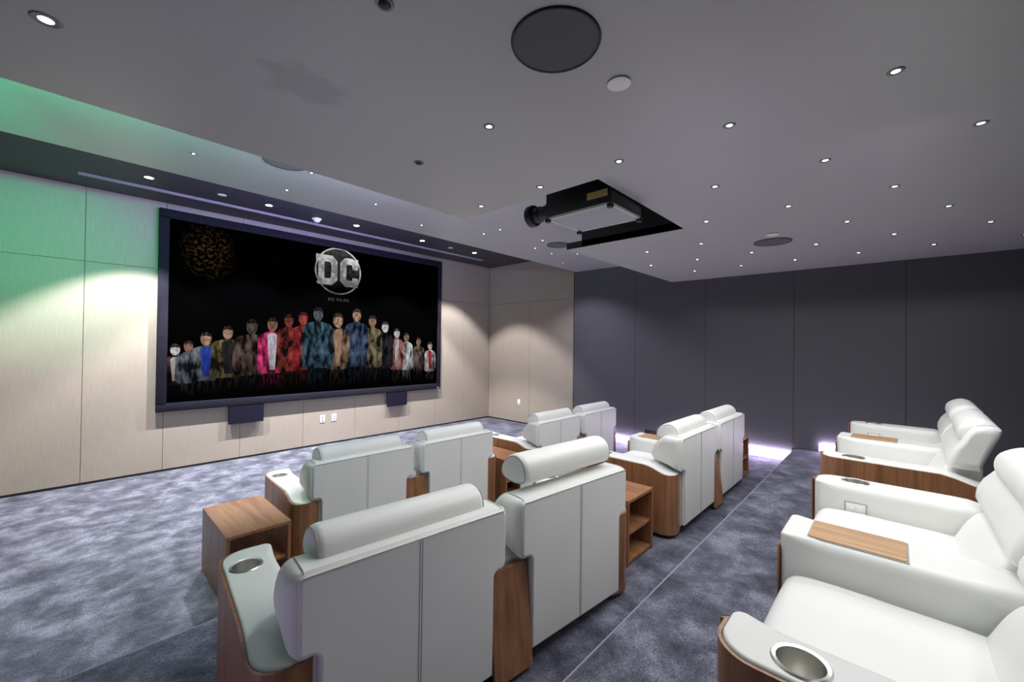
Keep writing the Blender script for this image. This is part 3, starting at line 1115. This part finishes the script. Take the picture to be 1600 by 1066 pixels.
PX0, PX1, PY0, PY1, PZ0, PZ1 = 2.27, 2.69, 1.285, 1.80, 2.49, 2.76
on_pj('body', box(PX0, PX1, PY0, PY1, PZ0 + .012, PZ1, .006, 2), 'black_metal')
on_pj('bottom_plate', box(PX0 + .02, PX1 - .02, PY0 + .02, PY1 - .02, PZ0, PZ0 + .02, .003, 1), 'projector_grey')
rim = box(PX0, PX1, PY0, PY0 + .022, PZ0 - .004, PZ0 + .014, .003, 1)
for b in ((PX0, PX1, PY1 - .022, PY1), (PX0, PX0 + .022, PY0, PY1), (PX1 - .022, PX1, PY0, PY1)):
    merge(rim, box(b[0], b[1], b[2], b[3], PZ0 - .004, PZ0 + .014, .003, 1))
on_pj('bottom_rim', rim, 'projector_rim')
for x in (PX0 + .012, PX1 - .012):
    for y in (PY0 + .012, PY1 - .012):
        on_pj('foot', lathe([(0, PZ0 - .022), (.018, PZ0 - .022), (.022, PZ0 - .016), (.022, PZ0 + .002), (0, PZ0 + .002)], 16, x, y), 'black_metal')
on_pj('rating_label', box(PX0 - .0015, PX0 + .001, 1.31, 1.46, 2.545, 2.59), 'gold_label')
lz, lx = 2.575, 2.365
lb = lathe([(0, 0), (.062, 0), (.062, .05), (.052, .055), (.052, .12), (.058, .125), (.058, .17), (.074, .175), (.080, .19), (.080, .225), (.068, .228), (.060, .205), (0, .200)], 32)
bmesh.ops.transform(lb, matrix=Matrix.Translation((lx, PY1 - .005, lz)) @ Matrix.Rotation(-pi / 2, 4, 'X'), verts=lb.verts[:])
on_pj('lens_barrel', lb, 'black_metal')
lg = lathe([(0, .214), (.03, .212), (.06, .204), (.06, .200), (0, .200)], 28)
bmesh.ops.transform(lg, matrix=Matrix.Translation((lx, PY1 - .005, lz)) @ Matrix.Rotation(-pi / 2, 4, 'X'), verts=lg.verts[:])
on_pj('lens_glass', lg, 'lens_glass')
on_pj('mount_arm', box(2.44, 2.52, 1.50, 1.58, PZ1 - .002, Z_MID - .012), 'black_metal')


# ------------------------------------------------------------------ ceiling fittings
def lamp_fitting(name, loc, r_trim, r_lens, lens_mat, label, group, cat='downlight', power=0, spot=2.4, blend=.6, color=(1, 1, 1)):
    root = empty(name, loc)
    tag(root, label, cat, group)
    finish('trim_ring', lathe([(r_lens, .004), (r_lens, -.002), (r_lens + .003, -.0035), (r_trim - .003, -.0035), (r_trim, -.001), (r_trim, .001)], 24), 'trim_grey', root)
    finish('lens', lathe([(0, -.0015), (r_lens * .98, -.0012), (r_lens * .98, .002)], 20), lens_mat, root)
    if power:
        o = lamp(name + '_light', 'SPOT', (0, 0, -.012), power, color, spot_size=spot, spot_blend=blend, shadow_soft_size=min(r_lens, .016))
        o.parent = root
    return root


for i, x in enumerate((.524, 1.645, 2.778, 3.91, 5.058)):
    od = ('leftmost', 'second', 'third', 'fourth', 'rightmost')[i]
    lamp_fitting('downlight', (x, 5.68, Z_FRONT), .052, .036, 'lamp_on', '%s of the five bright downlights in a row above the screen' % od, 'bright downlights above the screen', power=P_DOWN * (1.0 if i < 4 else .55), spot=1.62, blend=.3)

words = ['first', 'second', 'third', 'fourth', 'fifth', 'sixth', 'seventh', 'eighth', 'ninth']
cols = [.57, 1.262, 1.96, 2.652, 3.348, 4.04, 4.735, 5.43]
for ci, x in enumerate(cols):
    base = .26 if ci % 2 == 1 else -.005
    ys = [y for y in (base + .535 * k for k in range(-3, 5)) if -1.2 < y < 2.25]
    ys = [y for y in ys if not (NX0 - .05 < x < NX1 + .05 and NY0 - .05 < y)]
    # only the lights that stand inside the picture
    vis = []
    for y in ys:
        d = Vector((x, y, Z_LOW - 1.6))
        zc = d.dot(_f)
        if zc <= .05:
            continue
        u, v = 800 + 640.3 * d.dot(_r) / zc, 533 - 640.3 * d.dot(_u) / zc
        if -10 < u < 1610 and -10 < v < 1070:
            vis.append(y)
    for ri, y in enumerate(reversed(vis)):
        if x < .6 or min(abs(x - a) + abs(y - b) for a, b in ((1.262, .795), (1.262, 1.865), (4.04, .795))) < .02:
            continue
        lamp_fitting('star_light', (x, y, Z_LOW), .026, .0125, 'star_on',
                     'recessed star light, %s nearest the screen in the %s column of the lowered ceiling' % (words[ri], words[ci - 1]),
                     'star lights in the lowered ceiling', power=P_STAR * (1.0 if x < 4.5 else .3), spot=2.4, blend=.5)
mid = [(.57, 3.636), (1.262, 3.88), (1.262, 3.34), (1.96, 3.62), (2.652, 3.87), (3.348, 3.60), (3.348, 3.32), (4.04, 3.25), (4.30, 3.59), (4.70, 3.61), (4.97, 3.35), (5.36, 3.89)]
for i, (x, y) in enumerate(mid):
    lamp_fitting('star_light', (x, y, Z_MID), .022, .009, 'star_on',
                 'small star light, %s from the left in the middle ceiling strip' % ('first second third fourth fifth sixth seventh eighth ninth tenth eleventh twelfth'.split()[i]),
                 'star lights in the middle ceiling strip', power=P_STAR_MID * (3.0 if x > 5.2 else 1.0 if x > 4 else .3), spot=2.2, blend=.5, color=(.88, .84, 1.0))
lamp_fitting('downlight', (-.068, 1.903, Z_LOW), .036, .018, 'star_on', 'lone downlight at the upper left corner of the lowered ceiling', None, power=1.5, spot=2.4)


def round_speaker(loc, r, label):
    root = empty('ceiling_speaker', loc)
    tag(root, label, 'speaker', 'round ceiling speakers')
    finish('rim', lathe([(r - .006, .002), (r - .006, -.006), (r, -.007), (r + .003, -.001), (r + .003, .002)], 48), 'black_metal', root)
    finish('grille', lathe([(0, -.005), (r * .6, -.0048), (r - .006, -.004), (r - .006, .002)], 48), 'speaker_cloth', root)


round_speaker((1.050, .800, Z_LOW), .142, 'large round dark speaker grille overhead, near the top of the picture')
round_speaker((4.386, .816, Z_LOW), .150, 'round speaker grille far right in the lowered ceiling beside a white disc')
round_speaker((4.36, 3.24, Z_MID), .150, 'round speaker grille in the middle ceiling strip right of the projector')
round_speaker((1.055, 3.265, Z_MID), .150, 'round speaker grille half hidden by the lowered ceiling edge')


def cover_disc(loc, r, m, label):
    root = empty('sprinkler_cover', loc)
    tag(root, label, 'sprinkler cover', 'round sprinkler covers in the ceilings')
    finish('cup', lathe([(0, -.002), (r * .8, -.002), (r * .8, .002)], 28), 'black_metal', root)
    finish('plate', lathe([(0, -.009), (r * .9, -.0085), (r, -.007), (r, -.005), (0, -.005)], 32), m, root)


cover_disc((1.371, .748, Z_LOW), .043, 'white_plastic', 'white disc cover beside the large round speaker overhead')
cover_disc((4.09, .761, Z_LOW), .050, 'white_plastic', 'white disc cover in front of the far right ceiling speaker')
cover_disc((1.16, 5.682, Z_FRONT), .045, 'white_plastic', 'pale disc cover between the first and second downlights above the screen')
cover_disc((4.513, 5.699, Z_FRONT), .045, 'white_plastic', 'pale disc cover between the fourth and rightmost downlights above the screen')

sd = empty('smoke_detector', (2.267, 5.793, Z_FRONT))
tag(sd, 'white domed smoke detector in the dark ceiling above the screen', 'smoke detector')
finish('base', lathe([(0, -.012), (.060, -.012), (.062, -.006), (.062, .001)], 32), 'white_plastic', sd)
finish('dome', lathe([(0, -.050), (.018, -.049), (.034, -.042), (.046, -.026), (.050, -.012)], 32), 'white_plastic', sd)

for (x, y, lab) in ((.599, 1.074, 'small black eyeball sensor at the top edge of the picture'), (1.263, 1.878, 'small black eyeball sensor in the ceiling left of the projector')):
    r = empty('ceiling_sensor', (x, y, Z_LOW))
    tag(r, lab, 'sensor', 'black eyeball sensors')
    finish('trim_ring', lathe([(.018, .003), (.018, -.004), (.024, -.005), (.027, -.001), (.027, .001)], 24), 'trim_grey', r)
    finish('eyeball', lathe([(0, -.012), (.009, -.011), (.015, -.006), (.018, -.001)], 20), 'black_metal', r)

# slot diffuser and access panel in the front ceiling
sl = empty('slot_diffuser', (2.82, 6.06, Z_FRONT))
tag(sl, 'long thin black air slot in the ceiling above the screen', 'air vent')
for s in (-1, 0, 1):
    finish('rail', box(-2.80, 2.80, s * .034 - .006, s * .034 + .006, -.010, .001, .002, 1), 'projector_grey', sl)
finish('slot', box(-2.79, 2.79, -.034, .034, -.003, .001), 'gap_black', sl)
ap = empty('access_panel', (1.45, 5.42, Z_FRONT))
tag(ap, 'square access panel outline in the dark ceiling above the screen', 'access panel')
finish('panel', box(-.20, .20, -.17, .17, -.003, .001, .001, 1), 'ceiling_paint_front', ap)
gp = box(-.205, .205, -.175, -.171, -.0015, .001)
for b in ((-.205, .205, .171, .175), (-.205, -.201, -.175, .175), (.201, .205, -.175, .175)):
    merge(gp, box(b[0], b[1], b[2], b[3], -.0015, .001))
finish('joint', gp, 'gap_black', ap)


# ------------------------------------------------------------------ outlets
def outlet(loc, rz, label, switch=False):
    root = empty('light_switch' if switch else 'wall_outlet', loc, rz)
    tag(root, label, 'switch' if switch else 'outlet', None if switch else 'outlets under the screen')
    finish('plate', box(-.036, .036, -.006, 0, -.058, .058, .003, 2), 'white_plastic', root)
    if switch:
        finish('rocker', box(-.016, .016, -.010, -.004, -.032, .032, .003, 2), 'white_plastic', root)
    else:
        for s in (-1, 1):
            k = finish('socket', box(-.014, .014, -.0075, -.004, s * .021 - .013, s * .021 + .013, .002, 1), 'grey_plastic', root)
    return root


outlet((2.700, Y_F, .405), 0, 'left one of two white outlets on the tan wall under the screen')
outlet((2.882, Y_F, .405), 0, 'right one of two white outlets on the tan wall under the screen')
outlet((XT_R, 5.645, .425), -pi / 2, 'small white switch low on the tan return wall', True)
